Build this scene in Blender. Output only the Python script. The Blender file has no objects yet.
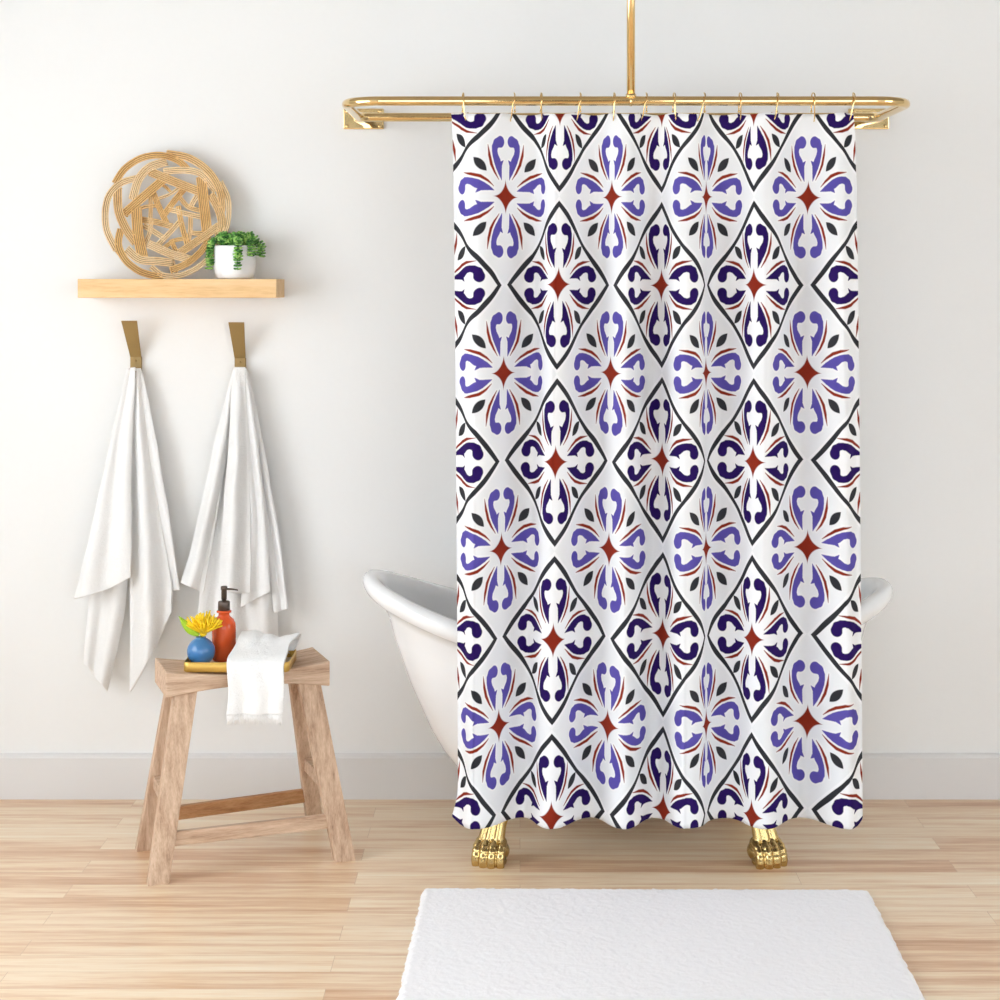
import bpy, bmesh, math, random
from mathutils import Vector, Matrix, noise
random.seed(7)
PI = math.pi
scene = bpy.context.scene
COL = scene.collection

# ------------------------------------------------------------------ camera constants
CAM_H, FOC, PX0, PY0, DW = 1.54, 1800.0, 520.0, 286.0, 5.414   # eye height, focal (px), principal point, distance to the back wall

def W(px, py, D):
    """world point seen at a pixel at distance D from the camera"""
    return Vector(((px - PX0) * D / FOC, D - DW, CAM_H - (py - PY0) * D / FOC))

# ------------------------------------------------------------------ object helpers
def tag(o, label=None, cat=None, group=None, kind=None):
    if label: o['label'] = label
    if cat: o['category'] = cat
    if group: o['group'] = group
    if kind: o['kind'] = kind
    return o

def thing(name, label, cat, loc=(0, 0, 0), rotz=0, group=None):
    o = bpy.data.objects.new(name, None)
    o.empty_display_size = 0.05
    COL.objects.link(o)
    o.location = loc
    o.rotation_euler = (0, 0, rotz)
    return tag(o, label, cat, group)

def obj(name, bm, m, parent=None, smooth=True, bevel=0, label=None, world=False):
    me = bpy.data.meshes.new(name)
    bmesh.ops.recalc_face_normals(bm, faces=bm.faces)
    bm.to_mesh(me); bm.free()
    if smooth:
        for p in me.polygons: p.use_smooth = True
    o = bpy.data.objects.new(name, me)
    COL.objects.link(o)
    if m: me.materials.append(m)
    if parent:
        o.parent = parent
        if world:
            o.matrix_parent_inverse = (Matrix.Translation(parent.location) @ Matrix.Rotation(parent.rotation_euler.z, 4, 'Z')).inverted()
    if bevel:
        b = o.modifiers.new('bevel', 'BEVEL'); b.width = bevel; b.segments = 3; b.limit_method = 'ANGLE'; b.angle_limit = math.radians(35)
    if label: o['label'] = label
    return o

def box(bm, c, s, rot=None):
    r = bmesh.ops.create_cube(bm, size=1)
    M = Matrix.Translation(Vector(c)) @ (rot.to_4x4() if rot else Matrix.Identity(4)) @ Matrix.Diagonal((s[0], s[1], s[2], 1))
    bmesh.ops.transform(bm, matrix=M, verts=r['verts'])
    return r['verts']

def hexa(bm, bot, top):
    v = [bm.verts.new(p) for p in list(bot) + list(top)]
    n = len(bot)
    bm.faces.new(v[:n][::-1]); bm.faces.new(v[n:])
    for i in range(n):
        j = (i + 1) % n
        bm.faces.new((v[i], v[j], v[n + j], v[n + i]))

def ball(bm, c, s, rot=None, u=14, v=10):
    r = bmesh.ops.create_uvsphere(bm, u_segments=u, v_segments=v, radius=1)
    if not hasattr(s, '__len__'): s = (s, s, s)
    M = Matrix.Translation(Vector(c)) @ (rot.to_4x4() if rot else Matrix.Identity(4)) @ Matrix.Diagonal((s[0], s[1], s[2], 1))
    bmesh.ops.transform(bm, matrix=M, verts=r['verts'])

def tube(bm, pts, r, n=12, closed=False, flat=1.0, up=None, cap=True):
    pts = [Vector(p) for p in pts]
    N = len(pts)
    rings = []
    prev = None
    for i, p in enumerate(pts):
        if closed: t = (pts[(i + 1) % N] - pts[i - 1]).normalized()
        else: t = (pts[min(i + 1, N - 1)] - pts[max(i - 1, 0)]).normalized()
        if up is not None:
            nn = Vector(up); nn = (nn - t * nn.dot(t)).normalized()
        elif prev is None:
            a = Vector((0, 0, 1)) if abs(t.z) < .9 else Vector((1, 0, 0))
            nn = (a - t * a.dot(t)).normalized()
        else:
            nn = (prev - t * prev.dot(t)).normalized()
        prev = nn
        bb = t.cross(nn)
        rr = r[i] if hasattr(r, '__len__') else r
        rings.append([bm.verts.new(p + (nn * math.cos(2 * PI * k / n) * flat + bb * math.sin(2 * PI * k / n)) * rr) for k in range(n)])
    for i in range(N if closed else N - 1):
        a, b = rings[i], rings[(i + 1) % N]
        for k in range(n):
            bm.faces.new((a[k], a[(k + 1) % n], b[(k + 1) % n], b[k]))
    if cap and not closed:
        bm.faces.new(rings[0][::-1]); bm.faces.new(rings[-1])

def lathe(bm, prof, n=40, c=(0, 0, 0)):
    rings = []
    for r, z in prof:
        if r < 1e-6: rings.append([bm.verts.new((c[0], c[1], c[2] + z))])
        else: rings.append([bm.verts.new((c[0] + r * math.cos(2 * PI * k / n), c[1] + r * math.sin(2 * PI * k / n), c[2] + z)) for k in range(n)])
    for a, b in zip(rings, rings[1:]):
        for k in range(n):
            j = (k + 1) % n
            if len(a) == 1 and len(b) == 1: continue
            if len(a) == 1: bm.faces.new((a[0], b[j], b[k]))
            elif len(b) == 1: bm.faces.new((a[k], a[j], b[0]))
            else: bm.faces.new((a[k], a[j], b[j], b[k]))

def grid(bm, f, nu, nv):
    vs = [[bm.verts.new(f(i / nu, j / nv)) for i in range(nu + 1)] for j in range(nv + 1)]
    for j in range(nv):
        for i in range(nu):
            bm.faces.new((vs[j][i], vs[j][i + 1], vs[j + 1][i + 1], vs[j + 1][i]))
    return vs

def crom(P, t):
    """Catmull-Rom through a list of tuples, t in 0..1"""
    n = len(P) - 1
    x = min(max(t, 0), 1) * n
    i = min(int(x), n - 1); f = x - i
    p0 = P[max(i - 1, 0)]; p1 = P[i]; p2 = P[i + 1]; p3 = P[min(i + 2, n)]
    return tuple(.5 * (2 * b + (c - a) * f + (2 * a - 5 * b + 4 * c - d) * f * f + (3 * b - a - 3 * c + d) * f ** 3) for a, b, c, d in zip(p0, p1, p2, p3))

def lerp(a, b, t): return a + (b - a) * t
def sm(t): t = min(max(t, 0), 1); return t * t * (3 - 2 * t)

# ------------------------------------------------------------------ materials
def srgb(r, g, b):
    f = lambda c: (c / 255) / 12.92 if c / 255 <= .04045 else ((c / 255 + .055) / 1.055) ** 2.4
    return (f(r), f(g), f(b), 1)

class NT:
    def __init__(s, name):
        s.m = bpy.data.materials.new(name); s.m.use_nodes = True
        s.t = s.m.node_tree; s.N = s.t.nodes; s.L = s.t.links
        s.b = s.N['Principled BSDF']
    def put(s, sock, v):
        if isinstance(v, bpy.types.NodeSocket): s.L.new(v, sock)
        elif v is not None: sock.default_value = v
    def m_(s, op, a, b=None, c=None, clamp=False):
        n = s.N.new('ShaderNodeMath'); n.operation = op; n.use_clamp = clamp
        s.put(n.inputs[0], a); s.put(n.inputs[1], b)
        if c is not None: s.put(n.inputs[2], c)
        return n.outputs[0]
    def v_(s, op, a, b=None, sc=None, out=0):
        n = s.N.new('ShaderNodeVectorMath'); n.operation = op
        s.put(n.inputs[0], a); s.put(n.inputs[1], b)
        if sc is not None: s.put(n.inputs['Scale'], sc)
        return n.outputs[out]
    def mix(s, f, a, b):
        n = s.N.new('ShaderNodeMix'); n.data_type = 'RGBA'
        s.put(n.inputs[0], f); s.put(n.inputs[6], a); s.put(n.inputs[7], b)
        return n.outputs[2]
    def coords(s, scale=(1, 1, 1), out='Object', rot=(0, 0, 0)):
        tc = s.N.new('ShaderNodeTexCoord'); mp = s.N.new('ShaderNodeMapping')
        s.L.new(tc.outputs[out], mp.inputs[0]); mp.inputs['Scale'].default_value = scale; mp.inputs['Rotation'].default_value = rot
        return mp.outputs[0]
    def noise(s, vec, scale, detail=3, rough=.5):
        n = s.N.new('ShaderNodeTexNoise'); s.put(n.inputs['Vector'], vec)
        n.inputs['Scale'].default_value = scale; n.inputs['Detail'].default_value = detail; n.inputs['Roughness'].default_value = rough
        return n.outputs[0]
    def ramp(s, f, stops):
        n = s.N.new('ShaderNodeValToRGB'); s.put(n.inputs[0], f)
        e = n.color_ramp.elements
        while len(e) < len(stops): e.new(.5)
        for k, (p, c) in enumerate(stops): e[k].position = p; e[k].color = c
        return n.outputs[0]
    def bump(s, h, strength=.3, dist=.002):
        n = s.N.new('ShaderNodeBump'); n.inputs['Strength'].default_value = strength; n.inputs['Distance'].default_value = dist
        s.put(n.inputs['Height'], h); s.L.new(n.outputs[0], s.b.inputs['Normal'])
    def set(s, **k):
        for a, v in k.items(): s.put(s.b.inputs[a.replace('_', ' ')], v)
        return s

def plain(name, col, rough=.5, metal=0, **k):
    n = NT(name); n.set(Base_Color=col, Roughness=rough, Metallic=metal, **k); return n.m

def cloth(name, col, bscale=350, bs=.5, dist=.002, sheen=.2):
    n = NT(name); v = n.coords()
    a = n.noise(v, bscale, 4, .7); b = n.noise(v, bscale * .25, 2)
    h = n.m_('ADD', a, b)
    c2 = tuple(x * .94 for x in col[:3]) + (1,)
    n.set(Base_Color=n.mix(a, c2, col), Roughness=.95)
    n.set(Sheen_Weight=sheen)
    n.bump(h, bs, dist); return n.m

def wood(name, stops, scale=(1, 14, 14), nscale=4, rough=.55, knots=0, rot=(0, 0, 0), bs=.25):
    n = NT(name); v = n.coords(scale, rot=rot)
    a = n.noise(v, nscale, 6, .65); b = n.noise(v, nscale * 7, 3, .6)
    f = n.m_('ADD', n.m_('MULTIPLY', a, .72), n.m_('MULTIPLY', b, .28))
    n.set(Base_Color=n.ramp(f, stops), Roughness=rough)
    n.bump(f, bs, .002); return n.m

def wall_mat():
    n = NT('wall_paint'); v = n.coords()
    a = n.noise(v, 60, 3)
    n.set(Base_Color=n.mix(a, (.83, .828, .815, 1), (.845, .843, .83, 1)), Roughness=.85)
    n.bump(a, .05, .001); return n.m

def floor_mat():
    n = NT('birch_planks'); v = n.coords()
    br = n.N.new('ShaderNodeTexBrick'); n.L.new(v, br.inputs['Vector'])
    br.offset = .37; br.offset_frequency = 2; br.squash = 1
    br.inputs['Scale'].default_value = 1
    br.inputs['Brick Width'].default_value = 1.15; br.inputs['Row Height'].default_value = .098
    br.inputs['Mortar Size'].default_value = .0006; br.inputs['Mortar Smooth'].default_value = .3; br.inputs['Bias'].default_value = 0
    br.inputs['Color1'].default_value = (0, 0, 0, 1); br.inputs['Color2'].default_value = (1, 1, 1, 1); br.inputs['Mortar'].default_value = (.5, .5, .5, 1)
    bw = n.N.new('ShaderNodeRGBToBW'); n.L.new(br.outputs['Color'], bw.inputs[0])
    # shift the grain from plank to plank
    off = n.N.new('ShaderNodeCombineXYZ'); n.L.new(n.m_('MULTIPLY', bw.outputs[0], 37.0), off.inputs[0]); n.L.new(n.m_('MULTIPLY', bw.outputs[0], 11.0), off.inputs[1])
    vv = n.v_('MULTIPLY', n.v_('ADD', v, off.outputs[0]), (1.0, 17.0, 1.0))
    g1 = n.noise(vv, 1.6, 5, .6); g2 = n.noise(vv, 9, 4, .65)
    f = n.m_('ADD', n.m_('ADD', n.m_('MULTIPLY', g1, .62), n.m_('MULTIPLY', g2, .23)), n.m_('MULTIPLY', bw.outputs[0], .15))
    c = n.ramp(f, [(.26, srgb(190, 136, 98)), (.42, srgb(220, 179, 140)), (.54, srgb(240, 215, 182)), (.70, srgb(250, 236, 212))])
    c = n.mix(n.m_('MULTIPLY', br.outputs['Fac'], .45), c, srgb(150, 105, 70))
    n.set(Base_Color=c, Roughness=.30, Specular_IOR_Level=.55)
    n.bump(g2, .04, .001); return n.m

def gold_mat():
    n = NT('polished_brass'); v = n.coords()
    a = n.noise(v, 25, 2)
    n.set(Base_Color=(.80, .59, .29, 1), Metallic=1, Roughness=n.m_('MULTIPLY_ADD', a, .04, .07)); return n.m

def curtain_mat():
    """printed tile pattern: mirrored quadrants of a diamond lattice, shapes drawn as distance functions"""
    n = NT('printed_curtain')
    uvn = n.N.new('ShaderNodeUVMap'); uvn.uv_map = 'UVMap'
    wob = n.N.new('ShaderNodeTexNoise'); n.L.new(uvn.outputs[0], wob.inputs['Vector']); wob.inputs['Scale'].default_value = 5; wob.inputs['Detail'].default_value = 1
    wv = n.v_('SCALE', n.v_('SUBTRACT', wob.outputs['Color'], (.5, .5, .5)), sc=.016)
    sx = n.N.new('ShaderNodeSeparateXYZ'); n.L.new(n.v_('ADD', uvn.outputs[0], wv), sx.inputs[0])
    def fold(x):
        fr = n.m_('FRACT', n.m_('ADD', x, 10.5))
        return n.m_('ABSOLUTE', n.m_('SUBTRACT', fr, .5))
    a0, b0 = fold(sx.outputs[0]), fold(sx.outputs[1])
    dark = n.m_('GREATER_THAN', n.m_('ADD', a0, b0), .5)
    inv = n.m_('SUBTRACT', 1.0, n.m_('MULTIPLY', dark, 2.0))
    hd = n.m_('MULTIPLY', dark, .5)
    a = n.m_('MULTIPLY_ADD', a0, inv, hd); b = n.m_('MULTIPLY_ADD', b0, inv, hd)
    p, q = n.m_('MINIMUM', a, b), n.m_('MAXIMUM', a, b)
    cx = n.N.new('ShaderNodeCombineXYZ'); n.L.new(p, cx.inputs[0]); n.L.new(q, cx.inputs[1])
    P = cx.outputs[0]
    def seg(A, B):
        ax, ay, ra = A; bx, by, rb = B
        ba = (bx - ax, by - ay, 0); L2 = ba[0] ** 2 + ba[1] ** 2
        pa = n.v_('SUBTRACT', P, (ax, ay, 0))
        t = n.m_('MULTIPLY', n.v_('DOT_PRODUCT', pa, ba, out=1), 1 / L2, clamp=True)
        foot = n.v_('SCALE', ba, sc=t)
        d = n.v_('DISTANCE', pa, foot, out=1)
        return n.m_('SUBTRACT', d, n.m_('MULTIPLY_ADD', t, rb - ra, ra))
    def chain(pts, extra=()):
        r = None
        for A, B in list(zip(pts, pts[1:])) + list(extra):
            s_ = seg(A, B); r = s_ if r is None else n.m_('MINIMUM', r, s_)
        return r
    def mask(d, w=.0025):
        return n.m_('SUBTRACT', .5, n.m_('DIVIDE', d, 2 * w), clamp=True)
    petal = chain([(.034, .096, .002), (.048, .138, .016), (.057, .170, .025), (.072, .202, .026), (.087, .232, .021), (.093, .260, .0195), (.0905, .286, .022), (.074, .308, .029), (.050, .314, .035)],
                  [((.052, .178, .020), (.023, .207, .0025))])
    arc = chain([(.058, .098, .002), (.089, .138, .007), (.114, .182, .0095), (.129, .235, .0085), (.137, .297, .0015)])
    s2 = 1 / math.sqrt(2)
    dd = n.m_('MULTIPLY', n.m_('ADD', a, b), s2); ee = n.m_('MULTIPLY', n.m_('SUBTRACT', q, p), s2)
    k = n.m_('DIVIDE', n.m_('SUBTRACT', dd, .258), .056)
    leaf = n.m_('SUBTRACT', ee, n.m_('MULTIPLY', n.m_('SUBTRACT', 1.0, n.m_('MULTIPLY', k, k)), .0248))
    star = n.m_('SUBTRACT', n.m_('ADD', n.m_('POWER', n.m_('MAXIMUM', a, 1e-4), .60), n.m_('POWER', n.m_('MAXIMUM', b, 1e-4), .60)), .102 ** .60)
    star = n.m_('MULTIPLY', star, .22)
    th = n.m_('MULTIPLY_ADD', n.m_('SINE', n.m_('MULTIPLY', q, 21.0)), .003, .0190)
    line = n.m_('SUBTRACT', n.m_('ABSOLUTE', n.m_('SUBTRACT', n.m_('ADD', a, b), .459)), th)
    var = n.noise(uvn.outputs[0], 7, 2)
    light_c = n.mix(var, srgb(76, 66, 148), srgb(98, 88, 170)); dark_c = n.mix(var, srgb(24, 6, 70), srgb(48, 24, 96))
    red_c = n.mix(var, srgb(116, 28, 14), srgb(146, 52, 32))
    ink = n.mix(var, srgb(36, 36, 40), srgb(58, 58, 62))
    base = n.mix(dark, srgb(229, 230, 232), srgb(237, 237, 239))
    c = n.mix(n.m_('MULTIPLY', mask(n.m_('SUBTRACT', n.m_('MINIMUM', petal, arc), .010), .003), .6), base, srgb(240, 239, 238))
    c = n.mix(mask(leaf), c, ink)
    c = n.mix(mask(arc), c, red_c)
    c = n.mix(mask(petal), c, n.mix(dark, light_c, dark_c))
    c = n.mix(mask(star), c, red_c)
    c = n.mix(n.m_('MULTIPLY', mask(line), dark), c, ink)
    n.set(Base_Color=c, Roughness=.9, Specular_IOR_Level=.12)
    wv2 = n.noise(n.coords(), 900, 2); n.bump(wv2, .1, .0005)
    return n.m

M = {}
M['wall'] = wall_mat()
M['trim'] = plain('trim_paint', (.73, .72, .71, 1), .45)
M['ceiling'] = plain('ceiling_paint', (.42, .40, .37, 1), .9)  # unseen ceiling, toned dark to deepen the reflections in the brass
M['floor'] = floor_mat()
M['gold'] = gold_mat()
M['curtain'] = curtain_mat()
M['paw'] = plain('cast_brass', (.60, .44, .19, 1), .2, 1)
M['enamel'] = plain('white_enamel', (.86, .865, .87, 1), .18, Coat_Weight=.4)
M['towel'] = cloth('white_terry', (.88, .875, .865, 1), 260, .55, .003)
M['rug'] = cloth('white_bath_rug', (.94, .93, .945, 1), 200, .4, .003)
M['antique'] = plain('antique_brass', srgb(156, 128, 78), .55, .3)
M['shelf'] = wood('pine_shelf', [(.3, srgb(206, 158, 102)), (.5, srgb(232, 192, 138)), (.75, srgb(240, 206, 158))], (.9, 9, 9), 3.5)
M['stool'] = wood('weathered_oak', [(.30, srgb(138, 108, 86)), (.42, srgb(186, 154, 128)), (.58, srgb(212, 184, 158)), (.72, srgb(232, 210, 188))], (1.2, 16, 16), 4, .7, bs=.5)
M['stool_leg'] = wood('weathered_oak_legs', [(.30, srgb(138, 108, 86)), (.42, srgb(186, 154, 128)), (.58, srgb(212, 184, 158)), (.72, srgb(232, 210, 188))], (16, 16, 1.2), 4, .7, bs=.5)
M['stool_rail'] = wood('warm_oak_rail', [(.28, srgb(130, 84, 48)), (.45, srgb(172, 122, 78)), (.65, srgb(200, 154, 108))], (1.2, 16, 16), 4, .6)
M['cane'] = wood('rattan_cane', [(.3, srgb(206, 162, 104)), (.5, srgb(230, 194, 140)), (.75, srgb(244, 218, 172))], (6, 6, 6), 3, .5)
M['cane_pale'] = wood('pale_cane', [(.3, srgb(222, 188, 138)), (.5, srgb(240, 212, 168)), (.75, srgb(248, 228, 192))], (6, 6, 6), 3, .5)
M['cane_gold'] = wood('golden_cane', [(.3, srgb(202, 154, 92)), (.5, srgb(226, 184, 120)), (.75, srgb(238, 202, 144))], (6, 6, 6), 3, .5)
M['cane_shade'] = plain('cane_groove_shade', srgb(122, 80, 40), .8)  # dark backing colour standing in for shadow between the canes
M['pot'] = plain('white_ceramic', (.88, .88, .89, 1), .3)
M['soil'] = plain('soil', srgb(60, 44, 32), .95)
n = NT('succulent_leaf'); v = n.noise(n.coords(), 60, 2); n.set(Base_Color=n.ramp(v, [(.38, srgb(36, 92, 34)), (.50, srgb(84, 152, 58)), (.62, srgb(170, 212, 116))]), Roughness=.35); M['leaf'] = n.m
M['stem'] = plain('green_stem', srgb(84, 120, 50), .5)
M['blue'] = plain('blue_glaze', srgb(60, 120, 176), .3, Coat_Weight=.5)
M['tray_gold'] = plain('brushed_gold', srgb(206, 168, 84), .35, .6)
M['tray_in'] = plain('cream_tray', srgb(238, 228, 214), .4)
M['red_glass'] = plain('red_orange_glass', srgb(255, 112, 58), .06, 0, Transmission_Weight=.4, IOR=1.45)
M['soap'] = plain('red_liquid_soap', srgb(252, 100, 50), .3)
M['bronze'] = plain('dark_bronze', srgb(96, 84, 76), .38, .7)
n = NT('yellow_petal'); v = n.noise(n.coords(), 50, 2); n.set(Base_Color=n.mix(v, srgb(252, 200, 4), srgb(255, 234, 40)), Roughness=.5); M['petal'] = n.m
M['flower_leaf'] = plain('lime_leaf', srgb(168, 210, 50), .5)
n = NT('window_glass'); out = n.N['Material Output']; tr = n.N.new('ShaderNodeBsdfTransparent'); gl = n.N.new('ShaderNodeBsdfGlossy'); gl.inputs['Roughness'].default_value = .02
mx = n.N.new('ShaderNodeMixShader'); mx.inputs[0].default_value = .06; n.L.new(tr.outputs[0], mx.inputs[1]); n.L.new(gl.outputs[0], mx.inputs[2]); n.L.new(mx.outputs[0], out.inputs['Surface']); M['pane'] = n.m

# ------------------------------------------------------------------ the setting
XL, XR, YF, ZC = -2.55, 3.6, -7.6, 2.75
def struct(name, bm, m, parent=None, **k):
    o = obj(name, bm, m, parent, smooth=False, **k)
    if not parent: o['kind'] = 'structure'
    return o
b = bmesh.new(); box(b, ((XL + XR) / 2, YF / 2, -.05), (XR - XL + .4, -YF + .2, .10)); struct('floor', b, M['floor'])
b = bmesh.new(); box(b, ((XL + XR) / 2, .05, ZC / 2), (XR - XL, .10, ZC)); struct('wall_back', b, M['wall'])
b = bmesh.new(); box(b, ((XL + XR) / 2, YF / 2, ZC + .05), (XR - XL + .4, -YF + .2, .10)); struct('ceiling', b, M['ceiling'])
b = bmesh.new(); ry0, ry1 = -4.2, -2.2
box(b, (XR + .05, (YF + ry0) / 2, ZC / 2), (.10, ry0 - YF, ZC)); box(b, (XR + .05, ry1 / 2, ZC / 2), (.10, -ry1, ZC))
box(b, (XR + .05, (ry0 + ry1) / 2, .35), (.10, ry1 - ry0, .7)); box(b, (XR + .05, (ry0 + ry1) / 2, ZC - .125), (.10, ry1 - ry0, .25))
struct('wall_right', b, M['wall'])
b = bmesh.new()
for y in (ry0 + .025, (ry0 + ry1) / 2, ry1 - .025): box(b, (XR + .05, y, 1.6), (.06, .05, 1.8))
for z in (.725, 2.475): box(b, (XR + .05, (ry0 + ry1) / 2, z), (.058, ry1 - ry0, .05))
struct('added_window_4', b, M['trim'])  # unseen window added to brighten the right side of the room
# unseen wall behind the camera: darkened for brass reflections, windows added for fill
b = bmesh.new()
fx = [(XL, XL + .25), (-.45, .95), (XR - .12, XR)]
for q0, q1 in fx: box(b, ((q0 + q1) / 2, YF - .05, ZC / 2), (q1 - q0, .10, ZC))
for q0, q1 in ((XL + .25, -.45), (.95, XR - .12)):
    box(b, ((q0 + q1) / 2, YF - .05, .1), (q1 - q0, .10, .2)); box(b, ((q0 + q1) / 2, YF - .05, ZC - .1), (q1 - q0, .10, .2))
struct('wall_front', b, plain('reflection_dark_paint', (.10, .09, .08, 1), .8))
for nm, q0, q1 in (('added_window_2', XL + .25, -.45), ('added_window_3', .95, XR - .12)):  # unseen windows added to light the room from the front
    b = bmesh.new()
    for x in (q0 + .025, (q0 + q1) / 2, q1 - .025): box(b, (x, YF - .05, ZC / 2), (.05, .06, ZC - .4))
    for z in (.225, ZC - .225): box(b, ((q0 + q1) / 2, YF - .05, z), (q1 - q0, .058, .05))
    struct(nm, b, M['trim'])
# left wall around one large window
wy0, wy1, wz0, wz1 = -3.9, -1.1, .7, 2.5
b = bmesh.new()
box(b, (XL - .05, (YF + wy0) / 2, ZC / 2), (.10, wy0 - YF, ZC))
box(b, (XL - .05, wy1 / 2, ZC / 2), (.10, -wy1, ZC))
box(b, (XL - .05, (wy0 + wy1) / 2, wz0 / 2), (.10, wy1 - wy0, wz0))
box(b, (XL - .05, (wy0 + wy1) / 2, (wz1 + ZC) / 2), (.10, wy1 - wy0, ZC - wz1))
struct('wall_left', b, M['wall'])
win = bpy.data.objects.new('window_1', None); COL.objects.link(win); win.location = (XL - .05, (wy0 + wy1) / 2, wz0); win['kind'] = 'structure'
b = bmesh.new()
hw = (wy1 - wy0) / 2; hh = wz1 - wz0
for y in (-hw + .025, 0, hw - .025): box(b, (0, y, hh / 2), (.07, .05, hh))
for z in (.025, hh - .025): box(b, (0, 0, z), (.068, 2 * hw, .05))
obj('window_frame', b, M['trim'], win, smooth=False)
for s in (-1, 1):
    b = bmesh.new(); box(b, (0, s * hw / 2, hh / 2), (.006, hw - .05, hh - .1)); obj('pane', b, M['pane'], win, smooth=False)

def baseboard(name, p0, p1, nrm):
    b = bmesh.new(); d = (Vector(p1) - Vector(p0)); L = d.length; d.normalize(); nr = Vector(nrm)
    prof = [(0, .0), (.016, .0), (.016, .124), (.013, .1285), (.013, .131), (.006, .136), (0, .136)]
    A = [b.verts.new(Vector(p0) + nr * x + Vector((0, 0, z))) for x, z in prof]
    B = [b.verts.new(Vector(p1) + nr * x + Vector((0, 0, z))) for x, z in prof]
    for i in range(len(prof)):
        j = (i + 1) % len(prof); b.faces.new((A[i], A[j], B[j], B[i]))
    b.faces.new(A); b.faces.new(B[::-1])
    struct(name, b, M['trim'])
baseboard('baseboard_back', (XL, 0, 0), (XR, 0, 0), (0, -1, 0))
baseboard('baseboard_left', (XL, YF, 0), (XL, -.017, 0), (1, 0, 0))
baseboard('baseboard_right', (XR, YF, 0), (XR, -.017, 0), (-1, 0, 0))

# ------------------------------------------------------------------ bathtub
TC = Vector((.301, -.345, 0))      # tub centre on the floor
tub = thing('bathtub', 'white freestanding clawfoot bathtub with rolled rim and gold paw feet behind the patterned curtain', 'bathtub', TC)
def zr(x): return .540 + (.165 if x < 0 else .142) * (abs(x) / .72) ** 2.0
def tub_ring(bm, a, bb, zf, n=128, e=2.35):
    r = []
    for k in range(n):
        th = 2 * PI * k / n
        cx_, sy = math.cos(th), math.sin(th)
        x = a * math.copysign(abs(cx_) ** (2 / e), cx_); y = bb * math.copysign(abs(sy) ** (2 / e), sy)
        r.append(bm.verts.new((x, y, zf(x))))
    return r
def tz(zl):
    """height of a level: zl is its height at the ends of the tub, lower in the middle"""
    return lambda x: .11 + (zl - .11) / .56 * (zr(x) - .035 - .11)
b = bmesh.new()
levels = []
outer = [(.20, .10, .10), (.33, .17, .113), (.415, .205, .145), (.484, .228, .219), (.52, .238, .27), (.554, .247, .332), (.61, .257, .46), (.655, .263, .585), (.672, .266, .645)]
for a, w, z in outer: levels.append(tub_ring(b, a, w, tz(z)))
RR = .031
ca, cb = .712, .292
for k in range(0, 15):
    ph = -PI * .62 + k / 14 * PI * 1.62      # roll from below outside, over the top, to the inside
    ox, oz = math.cos(ph) * RR, math.sin(ph) * RR
    ph0 = ph
    levels.append(tub_ring(b, ca + ox, cb + ox, (lambda oz_: (lambda x: zr(x) + oz_))(oz)))
for a, w, z in [(.672, .250, .64), (.645, .245, .56), (.60, .238, .45), (.545, .228, .33), (.48, .21, .235), (.40, .18, .175), (.30, .14, .152), (.15, .07, .147)]:
    levels.append(tub_ring(b, a, w, tz(z)))
for A, B in zip(levels, levels[1:]):
    n_ = len(A)
    for k in range(n_): b.faces.new((A[k], A[(k + 1) % n_], B[(k + 1) % n_], B[k]))
b.faces.new(levels[0][::-1]); b.faces.new(levels[-1])
obj('tub_body', b, M['enamel'], tub)
# paw feet
def paw(bm, X, Y, yaw, sx):
    """a ball-and-claw paw: toes forward (local -y), leg rising to the tub"""
    R = Matrix.Translation((X, Y, 0)) @ Matrix.Rotation(yaw, 4, 'Z')
    v0 = len(bm.verts)
    ball(bm, (0, .014, .030), (.044, .042, .034), u=24, v=16)
    ball(bm, (0, .016, .048), (.037, .034, .026), u=20, v=12)
    for i, t in enumerate((-1.5, -.5, .5, 1.5)):
        x = t * .0228; back = .0048 * abs(t) ** 1.7
        tube(bm, [(x, -.036 + back, .000), (x, -.043 + back, .004), (x, -.0455 + back, .014), (x, -.044 + back, .026), (x, -.038 + back, .036)], [.010, .0118, .0122, .0122, .0115], 12)   # upright toe
        tube(bm, [(x, -.040 + back, .034), (x, -.030 + back, .048), (x * .93, -.012 + back, .058), (x * .7, .004, .066)], [.0112, .0122, .0118, .010], 12)   # knuckle running up the paw
        ball(bm, (x, -.039 + back, .040), (.0122, .0115, .0095), u=14, v=10)
        ball(bm, (x, -.020, .012), (.012, .028, .012), u=14, v=10)
    # ridged leg up to the tub
    for i, (dx, r) in enumerate(((-.022, .012), (-.004, .015), (.018, .015))):
        tube(bm, [(dx * 1.1, -.004, .062), (dx + sx * .006, .004, .10), (dx * 1.05 + sx * .014, .016, .145), (dx * 1.3 + sx * .02, .04, .19), (dx * 1.6 + sx * .02, .062, .235)], [r * 1.15, r, r * 1.05, r * 1.3, r * 1.2], 10)
    bm.verts.ensure_lookup_table()
    bmesh.ops.transform(bm, matrix=R, verts=bm.verts[v0:])
for X, Y, yaw, sx in ((-.376, -.262, -.30, 1), (.354, -.266, .36, -1), (-.376, .240, PI + .30, -1), (.354, .240, PI - .36, 1)):
    b = bmesh.new(); paw(b, X, Y, yaw, sx)
    f = obj('paw_foot', b, M['paw'], tub, label='polished gold lion paw foot')
    rm = f.modifiers.new('merge', 'REMESH'); rm.mode = 'VOXEL'; rm.voxel_size = .0019; rm.use_smooth_shade = True
    smo = f.modifiers.new('smooth', 'SMOOTH'); smo.factor = .5; smo.iterations = 8

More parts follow.
